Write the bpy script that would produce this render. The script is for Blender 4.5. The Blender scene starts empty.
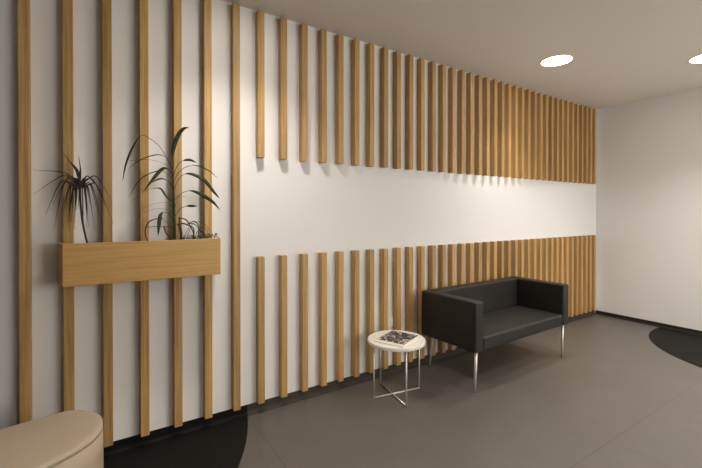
import bpy, bmesh, math, random
from mathutils import Vector, Matrix
random.seed(7)
scene = bpy.context.scene
COL = scene.collection
PI = math.pi

# ------------------------------------------------------------------ materials
def new_mat(name):
    m = bpy.data.materials.new(name); m.use_nodes = True
    nt = m.node_tree
    return m, nt, nt.nodes['Principled BSDF']

def plain(name, col, rough=.5, metal=0., bump=0., bscale=200., var=0., vscale=6., spec=.5):
    m, nt, b = new_mat(name)
    b.inputs['Base Color'].default_value = (*col, 1)
    b.inputs['Roughness'].default_value = rough
    b.inputs['Metallic'].default_value = metal
    b.inputs['Specular IOR Level'].default_value = spec
    tc = nt.nodes.new('ShaderNodeTexCoord')
    if var:
        n = nt.nodes.new('ShaderNodeTexNoise'); n.inputs['Scale'].default_value = vscale
        n.inputs['Detail'].default_value = 6
        nt.links.new(tc.outputs['Object'], n.inputs['Vector'])
        r = nt.nodes.new('ShaderNodeValToRGB')
        r.color_ramp.elements[0].position = .3; r.color_ramp.elements[1].position = .7
        r.color_ramp.elements[0].color = (*[c*(1-var) for c in col], 1)
        r.color_ramp.elements[1].color = (*[min(1, c*(1+var)) for c in col], 1)
        nt.links.new(n.outputs['Fac'], r.inputs['Fac'])
        nt.links.new(r.outputs['Color'], b.inputs['Base Color'])
    if bump:
        n2 = nt.nodes.new('ShaderNodeTexNoise'); n2.inputs['Scale'].default_value = bscale
        nt.links.new(tc.outputs['Object'], n2.inputs['Vector'])
        bp = nt.nodes.new('ShaderNodeBump'); bp.inputs['Strength'].default_value = bump
        bp.inputs['Distance'].default_value = .002
        nt.links.new(n2.outputs['Fac'], bp.inputs['Height'])
        nt.links.new(bp.outputs['Normal'], b.inputs['Normal'])
    return m

def oak(name, vertical=True, dark=(.34, .184, .052), light=(.535, .328, .118), mixv=.25):
    m, nt, b = new_mat(name)
    tc = nt.nodes.new('ShaderNodeTexCoord')
    oi = nt.nodes.new('ShaderNodeObjectInfo')
    mul = nt.nodes.new('ShaderNodeMath'); mul.operation = 'MULTIPLY'; mul.inputs[1].default_value = 37.
    nt.links.new(oi.outputs['Random'], mul.inputs[0])
    add = nt.nodes.new('ShaderNodeVectorMath'); add.operation = 'ADD'
    nt.links.new(tc.outputs['Object'], add.inputs[0]); nt.links.new(mul.outputs[0], add.inputs[1])
    mp = nt.nodes.new('ShaderNodeMapping')
    mp.inputs['Scale'].default_value = (90, 90, 2.2) if vertical else (2.2, 90, 60)
    nt.links.new(add.outputs[0], mp.inputs['Vector'])
    n = nt.nodes.new('ShaderNodeTexNoise'); n.inputs['Scale'].default_value = 1.
    n.inputs['Detail'].default_value = 8; n.inputs['Roughness'].default_value = .62
    n.inputs['Distortion'].default_value = .3
    nt.links.new(mp.outputs[0], n.inputs['Vector'])
    r = nt.nodes.new('ShaderNodeValToRGB')
    r.color_ramp.elements[0].position = .32; r.color_ramp.elements[0].color = (*dark, 1)
    r.color_ramp.elements[1].position = .60; r.color_ramp.elements[1].color = (*light, 1)
    nt.links.new(n.outputs['Fac'], r.inputs['Fac'])
    hs = nt.nodes.new('ShaderNodeHueSaturation')
    mr = nt.nodes.new('ShaderNodeMapRange'); mr.inputs[3].default_value = 1-mixv*.6; mr.inputs[4].default_value = 1+mixv*.5
    nt.links.new(oi.outputs['Random'], mr.inputs[0])
    nt.links.new(mr.outputs[0], hs.inputs['Value'])
    nt.links.new(r.outputs['Color'], hs.inputs['Color'])
    nt.links.new(hs.outputs['Color'], b.inputs['Base Color'])
    b.inputs['Roughness'].default_value = .48
    bp = nt.nodes.new('ShaderNodeBump'); bp.inputs['Strength'].default_value = .15; bp.inputs['Distance'].default_value = .001
    nt.links.new(n.outputs['Fac'], bp.inputs['Height']); nt.links.new(bp.outputs['Normal'], b.inputs['Normal'])
    return m

M = {}
M['wall'] = plain('wall_paint', (.80, .780, .755), .85, bump=.15, bscale=350)
M['wall_dark'] = plain('dark_wall_paint', (.22, .19, .16), .85)  # unseen left wall, darkened to cut bounce onto the slat sides
M['ceil'] = plain('ceiling_paint', (.80, .745, .675), .9, bump=.1, bscale=300)
M['oak'] = oak('oak_slat_wood')
M['oak_box'] = oak('oak_planter_wood', False, (.45, .250, .074), (.56, .338, .112), .0)
M['inlay'] = plain('charcoal_linoleum', (.0085, .0078, .007), .65, var=.25, vscale=30, spec=.12)
M['base'] = plain('linoleum_cove', (.058, .049, .039), .7, var=.1, vscale=20, spec=.15)
M['base_dark'] = plain('dark_linoleum_cove', (.024, .0205, .017), .65, var=.1, vscale=20, spec=.15)  # cove linoleum with the right wall's shade put into its colour
M['pouf'] = plain('beige_leather', (.435, .340, .245), .55, bump=.25, bscale=420, var=.03, vscale=5, spec=.35)
M['pouf_seam'] = plain('beige_seam', (.36, .278, .195), .6)
M['sofa'] = plain('charcoal_upholstery', (.0170, .0150, .0135), .5, bump=.3, bscale=650, var=.12, vscale=12, spec=.4)
M['seam'] = plain('charcoal_seam', (.010, .0095, .009), .6)
M['steel'] = plain('brushed_steel', (.74, .70, .64), .42, .65)
M['laminate'] = plain('white_laminate', (.80, .75, .67), .4, var=.02, vscale=20)
M['edge'] = plain('laminate_edge', (.70, .64, .55), .5)
M['paper'] = plain('white_paper', (.78, .74, .67), .6)
M['plastic'] = plain('white_plastic', (.86, .84, .78), .35)
M['hole'] = plain('dark_plastic', (.05, .05, .05), .5)
M['soil'] = plain('potting_soil', (.035, .022, .014), .95, bump=1., bscale=90, var=.5, vscale=60)
M['blade'] = plain('purple_green_leaf', (.032, .026, .020), .55, var=.5, vscale=14, spec=.25)
M['leaf'] = plain('deep_green_leaf', (.024, .040, .011), .5, var=.4, vscale=16, spec=.25)
M['stem'] = plain('green_stem', (.032, .050, .018), .6, var=.3, vscale=30, spec=.25)
M['bark'] = plain('brown_twig', (.04, .032, .022), .7, var=.3, vscale=60)
M['moss'] = plain('yellow_green_leaf', (.10, .115, .025), .6, var=.4, vscale=50)
M['trim'] = plain('white_metal_trim', (.82, .79, .73), .4)

def floor_mat():
    m, nt, b = new_mat('grey_linoleum')
    tc = nt.nodes.new('ShaderNodeTexCoord')
    n = nt.nodes.new('ShaderNodeTexNoise'); n.inputs['Scale'].default_value = 3.; n.inputs['Detail'].default_value = 8
    n.inputs['Roughness'].default_value = .7
    nt.links.new(tc.outputs['Object'], n.inputs['Vector'])
    r = nt.nodes.new('ShaderNodeValToRGB')
    r.color_ramp.elements[0].position = .3; r.color_ramp.elements[0].color = (.102, .089, .076, 1)
    r.color_ramp.elements[1].position = .72; r.color_ramp.elements[1].color = (.120, .105, .090, 1)
    nt.links.new(n.outputs['Fac'], r.inputs['Fac'])
    sx = nt.nodes.new('ShaderNodeSeparateXYZ'); nt.links.new(tc.outputs['Object'], sx.inputs[0])
    def math_(op, a, v=None, b2=None):
        k = nt.nodes.new('ShaderNodeMath'); k.operation = op
        nt.links.new(a, k.inputs[0])
        if v is not None: k.inputs[1].default_value = v
        if b2 is not None: nt.links.new(b2, k.inputs[1])
        return k.outputs[0]
    def line(ax, pos, w=.0022):
        return math_('LESS_THAN', math_('ABSOLUTE', math_('SUBTRACT', sx.outputs[ax], pos)), w)
    j1 = line('X', .845); j2 = line('Y', -1.50)
    far = math_('LESS_THAN', sx.outputs['Y'], -1.50)
    j3 = math_('MULTIPLY', line('X', 2.575), b2=far)
    near = math_('GREATER_THAN', sx.outputs['Y'], -1.50)
    j1 = math_('MULTIPLY', j1, b2=near)
    j = math_('MAXIMUM', math_('MAXIMUM', j1, b2=j2), b2=j3)
    fac = math_('MULTIPLY', j, .55)
    mx = nt.nodes.new('ShaderNodeMix'); mx.data_type = 'RGBA'
    nt.links.new(fac, mx.inputs[0]); nt.links.new(r.outputs['Color'], mx.inputs[6])
    mx.inputs[7].default_value = (.03, .026, .022, 1)
    nt.links.new(mx.outputs[2], b.inputs['Base Color'])
    b.inputs['Roughness'].default_value = .42
    b.inputs['Specular IOR Level'].default_value = .45
    n2 = nt.nodes.new('ShaderNodeTexNoise'); n2.inputs['Scale'].default_value = 60
    nt.links.new(tc.outputs['Object'], n2.inputs['Vector'])
    bp = nt.nodes.new('ShaderNodeBump'); bp.inputs['Strength'].default_value = .08; bp.inputs['Distance'].default_value = .002
    nt.links.new(n2.outputs['Fac'], bp.inputs['Height']); nt.links.new(bp.outputs['Normal'], b.inputs['Normal'])
    return m
M['floor'] = floor_mat()
def glass_mat():
    m = bpy.data.materials.new('window_glass'); m.use_nodes = True
    nt = m.node_tree; nt.nodes.clear()
    t = nt.nodes.new('ShaderNodeBsdfTransparent'); g = nt.nodes.new('ShaderNodeBsdfGlossy')
    g.inputs['Roughness'].default_value = .02
    mx = nt.nodes.new('ShaderNodeMixShader'); mx.inputs[0].default_value = .06
    o = nt.nodes.new('ShaderNodeOutputMaterial')
    nt.links.new(t.outputs[0], mx.inputs[1]); nt.links.new(g.outputs[0], mx.inputs[2]); nt.links.new(mx.outputs[0], o.inputs[0])
    return m
M['glass'] = glass_mat()

def photo_mat():   # mottled black and white picture on the magazine cover
    m, nt, b = new_mat('cover_print')
    tc = nt.nodes.new('ShaderNodeTexCoord')
    n = nt.nodes.new('ShaderNodeTexNoise'); n.inputs['Scale'].default_value = 26; n.inputs['Detail'].default_value = 5
    n.inputs['Distortion'].default_value = 1.2
    nt.links.new(tc.outputs['Object'], n.inputs['Vector'])
    r = nt.nodes.new('ShaderNodeValToRGB'); e = r.color_ramp.elements
    e[0].position = .40; e[0].color = (.012, .012, .011, 1)
    e[1].position = .62; e[1].color = (.62, .59, .53, 1)
    k = e.new(.53); k.color = (.06, .058, .054, 1)
    nt.links.new(n.outputs['Fac'], r.inputs['Fac']); nt.links.new(r.outputs['Color'], b.inputs['Base Color'])
    b.inputs['Roughness'].default_value = .35
    return m
M['print'] = photo_mat()

def lamp_mat():
    m = bpy.data.materials.new('lit_diffuser'); m.use_nodes = True
    nt = m.node_tree; nt.nodes.clear()
    e = nt.nodes.new('ShaderNodeEmission'); o = nt.nodes.new('ShaderNodeOutputMaterial')
    e.inputs[0].default_value = (1, .95, .87, 1); e.inputs[1].default_value = 9.
    nt.links.new(e.outputs[0], o.inputs[0])
    return m
M['lamp'] = lamp_mat()

# ------------------------------------------------------------------ mesh helpers
def link(name, bm, mats, parent=None, smooth=False, loc=(0, 0, 0)):
    me = bpy.data.meshes.new(name)
    bmesh.ops.recalc_face_normals(bm, faces=bm.faces[:])
    bm.to_mesh(me); bm.free()
    for mm in (mats if isinstance(mats, (list, tuple)) else [mats]): me.materials.append(mm)
    if smooth:
        for p in me.polygons: p.use_smooth = True
    o = bpy.data.objects.new(name, me); COL.objects.link(o)
    o.location = loc
    if parent: o.parent = parent
    return o

def bm_box(bm, x0, x1, y0, y1, z0, z1, bevel=0, seg=2):
    t = bmesh.new()
    bmesh.ops.create_cube(t, size=1)
    for v in t.verts:
        v.co = Vector((x0+(v.co.x+.5)*(x1-x0), y0+(v.co.y+.5)*(y1-y0), z0+(v.co.z+.5)*(z1-z0)))
    if bevel:
        bmesh.ops.bevel(t, geom=t.edges[:], offset=bevel, segments=seg, profile=.5, affect='EDGES')
    tmp = bpy.data.meshes.new('tmp'); t.to_mesh(tmp); t.free()
    bm.from_mesh(tmp); bpy.data.meshes.remove(tmp)
    return bm

def box(name, m, x0, x1, y0, y1, z0, z1, parent=None, bevel=0, seg=2, smooth=False):
    return link(name, bm_box(bmesh.new(), x0, x1, y0, y1, z0, z1, bevel, seg), m, parent, smooth)

def bm_rings(bm, rings, cap=True):
    """rings: list of equally long closed loops of points"""
    vs = [[bm.verts.new(p) for p in r] for r in rings]
    n = len(vs[0])
    for a, b in zip(vs, vs[1:]):
        for i in range(n):
            bm.faces.new((a[i], a[(i+1) % n], b[(i+1) % n], b[i]))
    if cap:
        bm.faces.new(vs[0][::-1]); bm.faces.new(vs[-1])
    return bm

def circle(r, z, n=48, cx=0, cy=0):
    return [Vector((cx+r*math.cos(2*PI*i/n), cy+r*math.sin(2*PI*i/n), z)) for i in range(n)]

def lathe(bm, prof, n=48):
    return bm_rings(bm, [circle(r, z, n) for r, z in prof])

def bm_tube(bm, pts, radii, n=8):
    pts = [Vector(p) for p in pts]
    if not isinstance(radii, (list, tuple)): radii = [radii]*len(pts)
    rings = []; ref = None
    for i, p in enumerate(pts):
        d = (pts[min(i+1, len(pts)-1)]-pts[max(i-1, 0)]).normalized()
        if ref is None:
            ref = Vector((1, 0, 0)) if abs(d.x) < .8 else Vector((0, 1, 0))
        a = (ref-d*ref.dot(d)).normalized(); ref = a; b = d.cross(a)
        rings.append([p+radii[i]*(math.cos(2*PI*k/n)*a+math.sin(2*PI*k/n)*b) for k in range(n)])
    return bm_rings(bm, rings)

def spline(pts, sub=6, closed=False):
    pts = [Vector(p) for p in pts]; out = []; n = len(pts)
    rng = range(n if closed else n-1)
    for i in rng:
        if closed: p0, p1, p2, p3 = pts[i-1], pts[i], pts[(i+1) % n], pts[(i+2) % n]
        else:
            p1, p2 = pts[i], pts[i+1]
            p0 = pts[i-1] if i else p1*2-p2
            p3 = pts[i+2] if i+2 < n else p2*2-p1
        for k in range(sub):
            t = k/sub
            out.append(.5*((2*p1)+(p2-p0)*t+(2*p0-5*p1+4*p2-p3)*t*t+(3*p1-p0-3*p2+p3)*t**3))
    if not closed: out.append(pts[-1])
    return out

def empty(name, loc=(0, 0, 0), rz=0):
    o = bpy.data.objects.new(name, None); COL.objects.link(o)
    o.empty_display_size = .1
    o.location = loc; o.rotation_euler = (0, 0, rz)
    return o

def tag(o, label, cat, group=None, kind=None):
    o['label'] = label; o['category'] = cat
    if group: o['group'] = group
    if kind: o['kind'] = kind
    return o

def struct(o):
    o['kind'] = 'structure'; return o

# ------------------------------------------------------------------ room shell
XR, XL, YB, H = 5.65, -3.0, -5.6, 2.76
struct(box('floor', M['floor'], XL-.1, XR+.1, YB-.1, .1, -.1, 0))
struct(box('ceiling', M['ceil'], XL-.1, XR+.1, YB-.1, .1, H, H+.1))
struct(box('wall_back', M['wall'], XL-.1, XR+.1, 0, .1, 0, H))
struct(box('wall_right', M['wall'], XR, XR+.1, YB, 0, 0, H))
struct(box('wall_left', M['wall_dark'], XL-.1, XL, YB, 0, 0, H))
WZ0, WZ1 = .75, 2.55
added_wins = [(2.3, 3.7), (3.95, 5.35)]  # windows added out of view to give the slat fronts soft fill
bm = bmesh.new()
bm_box(bm, XL-.1, XR+.1, YB-.1, YB, 0, WZ0); bm_box(bm, XL-.1, XR+.1, YB-.1, YB, WZ1, H)
edges_ = [XL-.1]+[v for w_ in added_wins for v in w_]+[XR+.1]
for q in range(0, len(edges_), 2): bm_box(bm, edges_[q], edges_[q+1], YB-.1, YB, WZ0, WZ1)
struct(link('wall_front', bm, M['wall']))
for q, (x0, x1) in enumerate(added_wins):
    bm = bmesh.new()
    for a0, a1, c0, c1 in ((x0, x0+.05, WZ0, WZ1), (x1-.05, x1, WZ0, WZ1), (x0+.05, x1-.05, WZ0, WZ0+.05), (x0+.05, x1-.05, WZ1-.05, WZ1)):
        bm_box(bm, a0, a1, YB-.08, YB-.02, c0, c1, .003, 1)
    wf = struct(link('window_%d' % (q+1), bm, M['trim']))
    pn = box('pane', M['glass'], x0+.05, x1-.05, YB-.054, YB-.046, WZ0+.05, WZ1-.05, wf)
    ar = bpy.data.lights.new('window_portal', 'AREA'); ar.shape = 'RECTANGLE'; ar.size = x1-x0; ar.size_y = WZ1-WZ0
    ar.cycles.is_portal = True
    ao = bpy.data.objects.new('window_portal', ar); COL.objects.link(ao)
    ao.location = ((x0+x1)/2, YB-.11, (WZ0+WZ1)/2); ao.rotation_euler = (PI/2, 0, 0)

# coved linoleum upstand along the walls; charcoal where the inlays run up it
BH = .064
PROF = [(0, 0), (.030, 0), (.030, .0015), (.018, .005), (.010, .013), (.007, .025), (.007, BH), (0, BH)]
def cove(name, along, a0, a1, split, dark_first, mats, top):
    bm = bmesh.new()
    prof = [(u_, v_*top/BH) for u_, v_ in PROF]
    segs = [(a0, split, 1 if dark_first else 0), (split, a1, 0 if dark_first else 1)]
    for s, e, mi in segs:
        def pt(a, p):
            return Vector((a, -p[0], p[1])) if along == 'x' else Vector((XR-p[0], a, p[1]))
        before = len(bm.faces)
        bm_rings(bm, [[pt(s, p) for p in prof], [pt(e, p) for p in prof]])
        bm.faces.ensure_lookup_table()
        for f in bm.faces[before:]: f.material_index = mi
    return struct(link(name, bm, mats))
cove('baseboard_back', 'x', XL, XR-.03, .846, True, [M['base'], M['inlay']], BH)
cove('baseboard_right', 'y', YB, -.001, -.75, True, [M['base_dark'], M['base_dark']], .048)

# charcoal round inlays let into the linoleum, cut off by the walls
def inlay(name, cx, cy, r, x1, y1):
    bm = bmesh.new()
    bmesh.ops.create_circle(bm, cap_ends=True, segments=160, radius=r, matrix=Matrix.Translation((cx, cy, 0)))
    geom = lambda: bm.verts[:]+bm.edges[:]+bm.faces[:]
    bmesh.ops.bisect_plane(bm, geom=geom(), plane_co=(0, y1, 0), plane_no=(0, 1, 0), clear_outer=True)
    bmesh.ops.bisect_plane(bm, geom=geom(), plane_co=(x1, 0, 0), plane_no=(1, 0, 0), clear_outer=True)
    bmesh.ops.bisect_plane(bm, geom=geom(), plane_co=(XL+.01, 0, 0), plane_no=(-1, 0, 0), clear_outer=True)
    r_ = bmesh.ops.extrude_face_region(bm, geom=bm.faces[:])
    bmesh.ops.translate(bm, verts=[g for g in r_['geom'] if isinstance(g, bmesh.types.BMVert)], vec=(0, 0, .0012))
    return struct(link(name, bm, M['inlay']))
inlay('floor_inlay', -.932, .446, 1.835, XR, -.028)
inlay('floor_inlay', 5.509, -1.862, 1.137, XR-.028, 0)

# ------------------------------------------------------------------ oak slats
ORD = ['first', 'second', 'third', 'fourth', 'fifth', 'sixth', 'seventh', 'eighth', 'ninth', 'tenth', 'eleventh',
       'twelfth', 'thirteenth', 'fourteenth', 'fifteenth', 'sixteenth', 'seventeenth', 'eighteenth', 'nineteenth', 'twentieth']
SX = [-0.341, -0.156, 0.024, 0.207, 0.388, 0.566, 0.744, 0.914, 1.08, 1.243, 1.401, 1.55, 1.698, 1.844, 1.988, 2.127,
      2.265, 2.403, 2.54, 2.671, 2.8, 2.927, 3.052, 3.177, 3.299, 3.419, 3.539, 3.656, 3.774, 3.89, 4.009, 4.129,
      4.244, 4.361, 4.475, 4.587, 4.701, 4.815, 4.935, 5.049, 5.164, 5.279, 5.387, 5.494]
SX = [-.335, -.155, .022, .204, .384, .561, .741]+[x-.005 for x in SX[7:]]
SW, SD = .045, .055
def slat_proto(z1):
    bm = bm_box(bmesh.new(), 0, SW, -SD, 0, 0, z1, .0016, 1)
    return link('oak_slat', bm, M['oak'])
TOP = 2.742
protos = {'tall': slat_proto(TOP-.071), 'upper': slat_proto(TOP-1.748), 'lower': slat_proto(1.071-.071)}
used = set()
def put_slat(kind, x, z, label, group):
    o = protos[kind]
    if kind in used:
        o = o.copy(); COL.objects.link(o)
    used.add(kind)
    o.location = (x, -.0005, z)
    tag(o, label, 'slat', group)
tall_notes = ['leftmost full-height oak slat on the white wall, behind the beige pouf',
              'full-height oak slat crossing the planter behind its left end, spiky plant before it',
              'full-height oak slat behind the planter, just right of the spiky thin-leaved plant',
              'full-height oak slat behind the planter, left of the tall broad-leaved plant',
              'full-height oak slat behind the stem of the tall broad-leaved plant',
              'full-height oak slat at the right end of the oak planter',
              'rightmost full-height oak slat, standing clear to the right of the planter']
for i, x in enumerate(SX):
    if i < 7:
        put_slat('tall', x, .071, tall_notes[i], 'full-height oak wall slats')
    else:
        k = i-7; n = len(SX)-7
        if k < 19: pos = ORD[k]+' to the right of the full-height slats'
        else: pos = ORD[n-1-k]+' counted from the right wall'
        put_slat('upper', x, 1.748, 'short oak slat of the upper row, '+pos, 'upper row of short oak slats')
        put_slat('lower', x, .071, 'short oak slat of the lower row, '+pos, 'lower row of short oak slats')

# ------------------------------------------------------------------ oak planter on the slats
PZ0, PZ1, PYF, PYB = .999, 1.217, -.188, -.0556
pl = empty('planter_box', (.235, PYB, PZ0))
tag(pl, 'long oak planter box fixed across the full-height slats, holding two plants', 'planter')
def planter_plan(inset=0):
    return [(-.150+inset, PYF+inset), (.623-inset, PYF+inset), (.648-inset, PYB-inset*.3), (-.178+inset, PYB-inset*.3)]
def prism(pts, z0, z1):
    bm = bmesh.new()
    bm_rings(bm, [[Vector((x-.235, y-PYB, z0-PZ0)) for x, y in pts], [Vector((x-.235, y-PYB, z1-PZ0)) for x, y in pts]])
    return bm
T = .012
A = planter_plan(); B = planter_plan(T)
def bev(o, w=.0012):
    md = o.modifiers.new('bevel', 'BEVEL'); md.width = w; md.segments = 1
    return o
bev(link('front_panel', prism([A[0], A[1], B[1], B[0]], PZ0, PZ1), M['oak_box'], pl))
bev(link('end_panel', prism([A[3], A[0], B[0], B[3]], PZ0, PZ1), M['oak_box'], pl))
bev(link('end_panel', prism([A[1], A[2], B[2], B[1]], PZ0, PZ1), M['oak_box'], pl))
bev(link('back_panel', prism([A[2], A[3], B[3], B[2]], PZ0, PZ1-.012), M['oak_box'], pl))
bev(link('bottom_panel', prism(B, PZ0, PZ0+T), M['oak_box'], pl))
# soil
bm = bmesh.new()
S_ = planter_plan(T+.001); SZ = PZ1-.022
nx, ny = 60, 10
grid = []
for j in range(ny+1):
    t = j/ny; row = []
    xa = S_[0][0]*(1-t)+S_[3][0]*t; xb = S_[1][0]*(1-t)+S_[2][0]*t; y = S_[0][1]*(1-t)+S_[3][1]*t
    for i in range(nx+1):
        e = 0 if i in (0, nx) or j in (0, ny) else random.uniform(-.004, .005)
        row.append(bm.verts.new((xa+(xb-xa)*i/nx, y, SZ+e)))
    grid.append(row)
for j in range(ny):
    for i in range(nx):
        bm.faces.new((grid[j][i], grid[j][i+1], grid[j+1][i+1], grid[j+1][i]))
r_ = bmesh.ops.extrude_face_region(bm, geom=bm.faces[:])
for g in r_['geom']:
    if isinstance(g, bmesh.types.BMVert): g.co.z = PZ0+T+.001
soil = link('potting_soil', bm, M['soil'], smooth=True)
tag(soil, 'dark brown potting soil filling the oak planter box', 'soil', kind='stuff')

# ------------------------------------------------------------------ plants
def leaf_mesh(pts, width, peak=.45, fold=.22, thick=.0006, up=Vector((0, 0, 1)), petiole=0., face=None):
    """a tapering blade along a curve; petiole = leading fraction that stays stalk-thin"""
    P = spline(pts, 6); n = len(P)
    rings = []
    for i, p in enumerate(P):
        t = i/(n-1)
        d = (P[min(i+1, n-1)]-P[max(i-1, 0)]).normalized()
        ref = face if face is not None else up
        side = d.cross(ref)
        if side.length < .05: side = d.cross(Vector((0, -1, .2)))
        side.normalize(); nrm = side.cross(d).normalized()
        if t < petiole: w = .0017
        else:
            s = (t-petiole)/(1-petiole)
            pk = peak
            w = (math.sin(PI*.5*min(1, s/pk)) if s < pk else math.cos(PI*.5*(s-pk)/(1-pk)))
            w = max(.0007, width*.5*w**.8)
        th = max(thick, .0013 if t < petiole else thick)
        e = fold*w
        rings.append([p-side*w+nrm*e, p-nrm*th, p+side*w+nrm*e, p+nrm*th])
    return bm_rings(bmesh.new(), rings)

def add_leaf(parent, pts, width, mat, **kw):
    o = link('leaf', leaf_mesh([Vector(p)-parent.location for p in pts], width, **kw), mat, parent, True)
    return o

# spiky thin-leaved plant
d0 = Vector((-.045, -.115, SZ))
dr = empty('spiky_dracaena', d0)
tag(dr, 'small spiky dracaena with thin dark drooping leaves at the left end of planter', 'plant')
crown = Vector((-.078, -.115, 1.525))
stem_pts = [d0+Vector((0, 0, .0052)), d0+Vector((-.012, 0, .06)), d0+Vector((-.026, 0, .15)), d0+Vector((-.033, 0, .25)), crown]
bm = bm_tube(bmesh.new(), [p-d0 for p in spline(stem_pts, 5)], .0048, 8)
link('stem', bm, M['bark'], dr, True)
def blade(dx, dy, z1, lift, x1, y1, z_end, w=.0062, start=0.):
    """leaf from the crown over (dx,dy,lift) to the tip (absolute offsets from the crown)"""
    s = crown+Vector((0, 0, start))
    mid = crown+Vector((dx, dy, lift)); end = crown+Vector((x1, y1, z_end))
    q = [s, s.lerp(mid, .5)+Vector((0, 0, .018 if lift > 0 else .006)), mid, end]
    add_leaf(dr, q, w*1.15, M['blade'], peak=.25, fold=.3, face=Vector((.1*(dx > 0)-.05, -1, .45)))
BL = [  # mid dx,dy,_,lift, tip dx,dy,dz
    (.001, -.006, 0, .075, -.006, -.010, .150, .008), (-.030, -.010, 0, .085, -.075, -.020, .162, .008),
    (-.016, .010, 0, .075, -.050, .020, .125, .008), (.040, .004, 0, .030, .105, .012, -.055, .006),
    (.075, -.012, 0, .030, .135, -.020, -.075, .006), (-.105, .004, 0, .052, -.240, .010, .062, .006),
    (-.100, -.020, 0, .028, -.232, -.050, -.058, .006), (-.110, .020, 0, -.005, -.185, .030, -.160, .006),
    (-.085, -.030, 0, -.015, -.135, -.060, -.225, .006), (-.060, .015, 0, -.030, -.098, .030, -.170, .006),
    (-.040, -.020, 0, -.030, -.045, -.045, -.245, .006), (-.028, -.045, 0, -.050, -.050, -.075, -.215, .006),
    (.075, .010, 0, -.015, .148, .025, -.210, .006), (.055, -.030, 0, -.025, .100, -.055, -.240, .006),
    (.035, .025, 0, -.030, .062, .040, -.250, .006), (.022, -.040, 0, -.040, .030, -.070, -.230, .006),
    (.010, -.055, 0, -.035, .012, -.080, -.205, .006), (-.015, -.050, 0, -.040, -.022, -.075, -.235, .006),
    (.062, -.050, 0, .005, .118, -.080, -.130, .006), (-.070, .030, 0, .022, -.150, .045, -.105, .006),
    (.045, .035, 0, -.010, .080, .045, -.165, .006), (-.030, .035, 0, -.020, -.060, .045, -.200, .006),
    (.000, .035, 0, -.030, .006, .045, -.215, .006), (-.050, -.055, 0, -.010, -.095, -.090, -.150, .006)]
for j, (a, b_, c, lift, x1, y1, z1, w) in enumerate(BL):
    k_ = .79 if x1 < -.06 and j > 1 else 1.
    blade(a*k_, b_, c, lift+.006, x1*k_, y1, z1, w, start=-.004*(j % 9))
for j in range(18):   # short inner blades hugging the stem
    an = j*2.399; rr = .018+.012*random.random()
    blade(rr*math.cos(an), rr*math.sin(an)*.8, 0, .01-.01*(j % 3), 1.6*rr*math.cos(an), 1.6*rr*math.sin(an), -.10-.12*random.random(), .0065, start=-.01)

# tall broad-leaved plant
FX = .376; FY = -.118
f0 = Vector((FX, FY, SZ))
fp = empty('broad_leaved_plant', f0)
tag(fp, 'tall upright plant with broad green arching leaves near right end of planter', 'plant')
K = .00572   # metres per unit of the sketch the leaves were measured in
def W(u, v, dy=0.):   # sketch units: u along the wall from the stem, v upwards from the planter rim
    return Vector((FX+.003+(u-174)*K*(1+.0012*(u-174)), FY+dy, 1.212+(239-v)*K*1.027*(1+.0009*(u-174))))
stem = [W(174, 241), W(173.8, 225), W(173.2, 205), W(172.8, 188), W(172.3, 172), W(171.6, 160)]
P = spline(stem, 5)
bm = bm_tube(bmesh.new(), [p-f0 for p in P], [.0082-.0058*(i/(len(P)-1)) for i in range(len(P))], 10)
link('stem', bm, M['stem'], fp, True)
VF = Vector((.15, -1, .25))     # broad faces turned towards the room
def L(seq, w, dy=0., peak=.5, pet=0., face=None, mat='leaf'):
    n = len(seq)
    pts = [W(u, v, dy*(i/(n-1))) for i, (u, v) in enumerate(seq)]
    add_leaf(fp, pts, w, M[mat], peak=peak, petiole=pet, face=face, fold=.18)
L([(171.5, 162), (172.3, 150), (175, 139), (179, 131), (183, 127.6), (187, 127.4)], .024, -.03, .42, 0, VF)
L([(172.2, 176), (176, 165), (181, 160.2), (187, 159.6), (193, 162.5)], .017, -.05, .45, .5, VF)
L([(172.6, 182), (178, 171), (187, 165), (196, 164.3), (207, 169), (216, 177)], .0085, .03, .5, .45, VF)
L([(173, 190), (177, 179), (183, 173.3), (191, 174), (201, 180), (210, 192), (215, 198.5)], .024, -.045, .45, .32, VF)
L([(173.2, 199), (180, 192.5), (189, 190), (199, 194.5), (209, 201.5), (216, 210)], .023, -.03, .45, .34, VF)
L([(173.5, 217), (178, 209), (184, 205.6), (190, 205.2), (196, 205.6)], .016, .02, .45, .52, VF)
L([(171.5, 168), (161, 147), (150, 137), (142, 134.5), (134, 147), (128, 163), (125, 179)], .011, .03, .45, .5, VF)
L([(171.6, 163), (166, 156.5), (158, 154), (149, 156), (139, 160.5), (130, 167.5)], .0105, -.03, .45, .08, Vector((0, -.7, 1)))
L([(172.4, 173), (165, 163), (154, 158.7), (143, 157.8), (132, 158.4)], .0060, .04, .5, .1)
L([(172.8, 184), (171, 174), (166, 167.8), (160, 169.5), (152, 179), (143.5, 190.5)], .019, -.05, .45, .32, VF)
L([(172.6, 178), (163, 170), (152, 171.5), (141, 178.5), (131, 194)], .0085, .035, .5, .15, Vector((0, -.8, 1)))
L([(173, 189), (168, 180), (161, 177.3), (152, 181)], .0085, .03, .6, .3, VF)
L([(173, 202), (167, 197), (163, 191.5), (159.5, 187.2), (153, 187)], .011, -.03, .45, .05, VF)
L([(173, 200), (163, 189), (152, 187.5), (142, 192), (134, 199)], .0055, .03, .5, .1)
L([(173.2, 206), (165, 201.5), (155, 202), (145, 206.5), (137, 214)], .0060, -.02, .5, .1)
L([(173.4, 214), (165, 208), (154, 207.5), (143, 211.5), (135, 221)], .0075, -.06, .5, .1)
L([(173.5, 222), (169, 213.5), (163, 210.8), (159.5, 214), (158, 223), (157, 234)], .022, -.05, .5, .42, VF)
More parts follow.
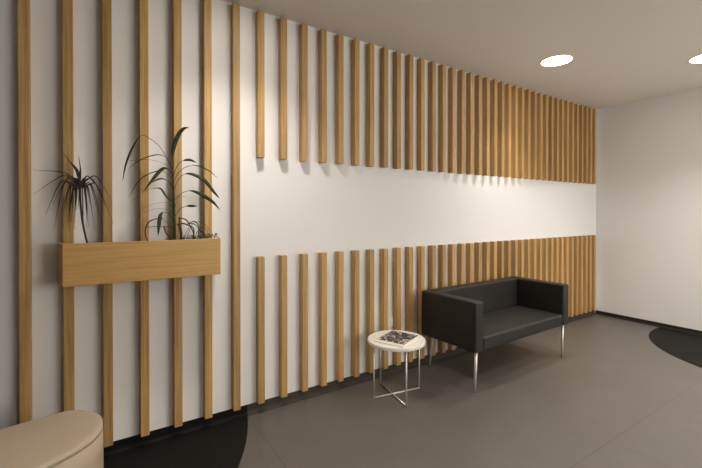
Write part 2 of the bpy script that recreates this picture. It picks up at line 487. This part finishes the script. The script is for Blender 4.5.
L([(173.5, 230), (168, 222), (160, 217.5), (151, 220), (146, 228)], .0055, .01, .5, .1)
L([(173.5, 210), (176, 200), (180, 195), (186, 196)], .0055, .04, .5, .3)

# low trailing plant with bare twigs at the right end of the planter
t0 = Vector((.455, -.115, SZ))
tp = empty('trailing_plant', t0)
tag(tp, 'low tangle of bare looping twigs and small yellow-green leaves at planter right end', 'plant')
def twig(seq, r=.0026, dy=0., mat='bark'):
    n = len(seq)
    pts = [W(u, v, dy*(.3+.7*math.sin(PI*i/(n-1))))-t0 for i, (u, v) in enumerate(seq)]
    q = spline(pts, 5)
    link('twig', bm_tube(bmesh.new(), q, [r*1.2*(1-.4*i/(len(q)-1)) for i in range(len(q))], 6), M[mat], tp, True)
twig([(150, 241), (147, 236), (146.3, 228), (149, 221), (155, 217.5), (163, 217)], .0028, .02)
twig([(146.5, 225.5), (155, 225), (165, 225.3), (172, 226)], .0016, .015)
twig([(163.5, 225), (165, 231), (168, 235), (170, 241)], .0036, -.01)
twig([(179, 241), (179.5, 232), (178, 224), (178, 216)], .0058, -.02, 'stem')
twig([(178, 217), (184, 219), (188, 226), (191, 233), (191, 241)], .0036, -.025)
twig([(176, 224), (181, 222.5), (186, 224.5), (191, 228), (192, 241)], .0042, -.02, 'stem')
twig([(181, 241), (181, 236), (178.5, 230), (178, 223)], .0030, .02)
twig([(187, 223), (193, 220.8), (197, 225), (198, 230), (201, 233)], .0030, .02)
twig([(186, 223), (192, 223.5), (196, 228), (196, 234), (199, 238), (202, 234), (199, 231), (196, 234)], .0024, -.01)
twig([(184, 241), (187, 234), (189, 228), (192, 223), (198, 221.5), (204, 225), (208, 231)], .0015, .02)
twig([(182, 241), (185, 232), (189, 225)], .0013, .01, 'stem')
twig([(192, 241), (194, 232), (199, 227), (204, 230), (205, 237)], .0016, -.03)
for j in range(92):
    u = 181+33*random.random()**.8; v = 239.3-random.random()*(3.2+.0*u)
    if 200 < u < 212: v -= random.random()*2.5
    if u > 212: v -= 2.2
    p = W(u, v, random.uniform(-.04, .035))
    an = random.uniform(0, 2*PI); ln = random.uniform(.014, .028)
    tip = p+Vector((ln*math.cos(an), ln*math.sin(an)*.6, random.uniform(.000, .010)))
    o = link('leaf', leaf_mesh([p-t0, p.lerp(tip, .5)+Vector((0, 0, .003))-t0, tip-t0], random.uniform(.009, .014)), M['moss' if random.random() < .6 else 'leaf'], tp, True)

# ------------------------------------------------------------------ beige pouf
pz = .45
outline = [(-.352, -.386), (-.270, -.372), (-.170, -.352), (-.091, -.365), (-.032, -.414), (.006, -.480), (.016, -.554), (.006, -.624),
           (-.028, -.692), (-.091, -.752), (-.182, -.804), (-.310, -.848), (-.45, -.868), (-.59, -.862), (-.72, -.82), (-.80, -.74),
           (-.83, -.63), (-.79, -.52), (-.69, -.44), (-.52, -.405)]
cx, cy = -.41, -.61
loop = [Vector((p.x-cx, p.y-cy, 0)) for p in spline([(x, y, 0) for x, y in outline], 6, True)]
def ring(off, z):
    n = len(loop); out = []
    for i, p in enumerate(loop):
        d = (loop[(i+1) % n]-loop[i-1]).normalized(); nr = Vector((d.y, -d.x, 0))
        if nr.dot(p) < 0: nr = -nr
        q = p-nr*off; out.append(Vector((q.x, q.y, z)))
    return out
po = empty('pouf', (cx, cy, 0))
tag(po, 'beige leather rounded pouf bench standing by the wall in the left corner', 'pouf')
def fan_top(bm, rg, z):
    pass
bm = bmesh.new()
bm_rings(bm, [ring(.004, .0), ring(.0, .006), ring(-.001, .15), ring(-.001, .34), ring(.0, .424), ring(.004, .4265)])
link('body', bm, M['pouf'], po, True)
bm = bmesh.new()
sc = lambda k, z: [Vector((p.x*k, p.y*k, z)) for p in ring(.03, 0)]
bm_rings(bm, [ring(.002, .4275), ring(.0, .4290), ring(.0, .438), ring(.003, .445), ring(.010, .4490), sc(1, .4510), sc(.8, .4525), sc(.5, .4535), sc(.2, .454)])
link('seat_pad', bm, M['pouf'], po, True)
bm = bmesh.new()
rg = ring(.0022, .4272); n = len(rg)
tr = []
for i, p in enumerate(rg):
    d = (rg[(i+1) % n]-rg[i-1]).normalized(); nr = Vector((d.y, -d.x, 0))
    tr.append([p+.0022*(math.cos(2*PI*k/6)*nr+math.sin(2*PI*k/6)*Vector((0, 0, 1))) for k in range(6)])
vs = [[bm.verts.new(q) for q in r] for r in tr]
for i in range(n):
    for k in range(6):
        a, b_ = vs[i], vs[(i+1) % n]
        bm.faces.new((a[k], a[(k+1) % 6], b_[(k+1) % 6], b_[k]))
link('piping', bm, M['pouf_seam'], po, True)

# ------------------------------------------------------------------ sofa
so = empty('sofa', (3.046, -.372, 0), math.radians(1.3))
tag(so, 'charcoal upholstered two-seat sofa on slim steel legs against the slatted wall', 'sofa')
SWD, Y0, Y1, Z0, Z1 = .685, -.288, .285, .312, .696
AT, BT = .098, .105
def soft(name, x0, x1, y0, y1, z0, z1, b=.016, sag=0.):
    bm = bmesh.new(); bm_box(bm, x0, x1, y0, y1, z0, z1, b, 4)
    return link(name, bm, M['sofa'], so, True)
def smooth_angle(o):
    md = o.modifiers.new('wn', 'WEIGHTED_NORMAL'); md.keep_sharp = True
for o in (soft('armrest', -SWD, -SWD+AT, Y0, Y1, Z0, Z1), soft('armrest', SWD-AT, SWD, Y0, Y1, Z0, Z1),
          soft('backrest', -SWD+AT+.0012, SWD-AT-.0012, Y1-BT, Y1-.001, Z0+.002, Z1-.001)):
    smooth_angle(o)
# seat with a gently crowned top
bm = bmesh.new()
xa, xb, ya, yb, za, zb = -SWD+AT+.0015, SWD-AT-.0015, Y0+.003, Y1-BT-.001, Z0+.001, .418
bm_box(bm, xa, xb, ya, yb, za, zb, .018, 4)
bmesh.ops.subdivide_edges(bm, edges=[e for e in bm.edges if e.calc_length() > .2], cuts=7, use_grid_fill=True)
for v in bm.verts:
    if v.co.z > zb-.002:
        tx = (v.co.x-xa)/(xb-xa); ty = (v.co.y-ya)/(yb-ya)
        v.co.z += .008*max(0, math.sin(PI*tx))**.5*max(0, math.sin(PI*ty))**.7
o = link('seat', bm, M['sofa'], so, True); smooth_angle(o)
# seams round the arm fronts
for sx in (-1, 1):
    xo, xi = sx*(SWD-.0135), sx*(SWD-AT+.0135)
    y = Y0+.0012
    pts = [(xo, y, Z0+.014), (xo, y, Z1-.014), (xi, y, Z1-.014), (xi, y, Z0+.014)]
    arm = [c for c in so.children if c.name.startswith('armrest')][0 if sx < 0 else 1]
    bm = bmesh.new()
    for a, b_ in zip(pts, pts[1:]): bm_tube(bm, [a, b_], .0016, 6)
    link('seam', bm, M['seam'], arm, True)
# legs
def sofa_leg(x, y, dx, dy):
    bm = bm_tube(bmesh.new(), [(x, y, Z0+.004), (x+dx*.5, y+dy*.5, Z0*.5), (x+dx, y+dy, 0.004)], [.0135, .0108, .0080], 16)
    g = link('leg', bm, M['steel'], so, True)
    bm = bm_tube(bmesh.new(), [(x+dx, y+dy, .0045), (x+dx, y+dy, 0)], .0085, 16)
    link('foot', bm, M['hole'], g)
sofa_leg(-.640, -.255, -.004, .006)
sofa_leg(.632, -.255, .002, .006)
sofa_leg(-.575, .250, .012, .055)
sofa_leg(.575, .250, -.012, .055)

# ------------------------------------------------------------------ side table
ta = empty('side_table', (1.888, -.328, 0))
tag(ta, 'small round white side table on crossed thin steel legs, left of the sofa', 'table')
TZ = .420; R = .217
bm = lathe(bmesh.new(), [(R-.006, TZ-.027), (R-.001, TZ-.025), (R, TZ-.022), (R, TZ-.005), (R-.002, TZ-.001), (R-.005, TZ), (R*.5, TZ)], 72)
for f in bm.faces:
    pass
o = link('tabletop', bm, M['laminate'], ta, True); smooth_angle(o)
TC = (1.888, -.318)   # the legs stand slightly off the centre of the top
LEGS = [(x-TC[0], y-TC[1]) for x, y in ((1.894, -.114), (1.701, -.287), (1.820, -.510), (2.094, -.347))]
for x, y in LEGS:
    link('leg', bm_tube(bmesh.new(), [(x, y, 0), (x, y, TZ-.0265)], .0062, 12), M['steel'], ta, True)
for p, q in ((LEGS[0], LEGS[2]), (LEGS[1], LEGS[3])):
    p, q = Vector((*p, .0065)), Vector((*q, .0065)); d = (q-p).normalized()*.003
    link('crossbar', bm_tube(bmesh.new(), [p+d, q-d], .0056, 10), M['steel'], ta, True)

# magazine
mg = empty('magazine', (1.882, -.346, TZ), math.radians(-67))
tag(mg, 'magazine with a black and white cover photograph lying on the round table', 'magazine')
w2, h2 = .118, .146
box('pages', M['paper'], -w2+.001, w2-.001, -h2+.001, h2-.001, .0004, .0088, mg)
o = box('cover', M['paper'], -w2, w2, -h2, h2, .0089, .0096, mg)
pc = box('cover_photo', M['print'], -w2, w2-.012, -h2+.036, h2, .00962, .0100, o)
pc['label'] = 'mottled black and white photograph'
bk = box('back_cover', M['paper'], -w2, w2, -h2, h2, .0000, .0004, mg)

# ------------------------------------------------------------------ wall socket between slats behind the table
ws = empty('power_socket', (2.0785, 0, .437))
tag(ws, 'white wall socket between two lower slats just behind the round table', 'socket')
box('socket_plate', M['plastic'], -.0405, .0405, -.010, -.0002, -.042, .042, ws, .003, 2)
bm = lathe(bmesh.new(), [(.021, 0), (.021, .002), (.019, .0025), (.017, .0005), (.016, .0003)], 32)
ins = link('socket_insert', bm, M['plastic'], ws, True); ins.rotation_euler = (PI/2, 0, 0); ins.location = (0, -.010, 0)
for sx in (-1, 1):
    h = link('contact_hole', lathe(bmesh.new(), [(.0025, 0), (.0025, .0008)], 12), M['hole'], ins); h.location = (sx*.0095, 0, .0004)

# ------------------------------------------------------------------ downlights
def make_downlight():
    r = empty('ceiling_downlight', (0, 0, H))
    link('trim_ring', bm_ring_profile(), M['trim'], r, True)
    link('diffuser', lathe(bmesh.new(), [(.112, -.0006), (.124, -.0032), (.123, -.0052), (.10, -.0064), (.05, -.007)], 64), M['lamp'], r, True)
    return r
def bm_ring_profile():
    bm = bmesh.new(); n = 64
    pr = [(.125, -.0002), (.138, -.0002), (.1375, -.0030), (.134, -.0050), (.1255, -.0058)]
    vs = [[bm.verts.new((a*math.cos(2*PI*i/n), a*math.sin(2*PI*i/n), z)) for a, z in pr] for i in range(n)]
    for i in range(n):
        for k in range(len(pr)):
            a, b_ = vs[i], vs[(i+1) % n]
            bm.faces.new((a[k], a[(k+1) % len(pr)], b_[(k+1) % len(pr)], b_[k]))
    return bm
spots = [(3.512, -.643, .45, 'lit round ceiling downlight above the slatted wall and sofa'),
         (4.570, -1.425, .9, 'lit round ceiling downlight at the right edge of the photo'),
         (.80, -.62, .55, 'lit round ceiling downlight above the rightmost full-height slats'),
         (2.7, -2.3, .9, 'lit round ceiling downlight in the middle of the room'),  # this and the following downlights are added out of view for fill
         (4.9, -3.2, 1.2, 'lit round ceiling downlight towards the far right of the room'),
         (.6, -2.6, .9, 'lit round ceiling downlight behind the viewer'),
         (3.4, -4.2, 1.0, 'lit round ceiling downlight in front of the windows')]
POWER = 68.
proto = make_downlight()
for i, (x, y, k, lab) in enumerate(spots):
    o = proto
    if i:
        o = proto.copy(); COL.objects.link(o)
        for ch in proto.children:
            c = ch.copy(); COL.objects.link(c); c.parent = o
    o.location = (x, y, H)
    tag(o, lab, 'light', 'round ceiling downlights')
    ld = bpy.data.lights.new('downlight_beam', 'SPOT')
    ld.energy = POWER*k; ld.color = (1, .955, .89)
    ld.spot_size = math.radians(118); ld.spot_blend = 1.; ld.shadow_soft_size = .09
    lo = bpy.data.objects.new('downlight_beam', ld); COL.objects.link(lo)
    lo.location = (x, y, H-.03)

# ------------------------------------------------------------------ world, camera, view
w = bpy.data.worlds.new('world'); scene.world = w; w.use_nodes = True
w.node_tree.nodes['Background'].inputs[0].default_value = (1, .98, .95, 1)
w.node_tree.nodes['Background'].inputs[1].default_value = 3.6
cd = bpy.data.cameras.new('camera'); cam = bpy.data.objects.new('camera', cd); COL.objects.link(cam)
cd.sensor_width = 36; cd.sensor_fit = 'HORIZONTAL'; cd.lens = 388.6/702*36
cd.shift_y = (-22+388.6*.006)/702; cd.clip_start = .02
a = math.atan(597/388.6)
cam.location = (0, -2.6, 1.377)
cam.rotation_euler = (PI/2-.006, 0, -(PI/2-math.atan2(math.sin(a), math.cos(a))))
scene.camera = cam
vs_ = scene.view_settings
vs_.view_transform = 'Standard'; vs_.look = 'None'; vs_.exposure = 1.35; vs_.gamma = 1; vs_.use_curve_mapping = False
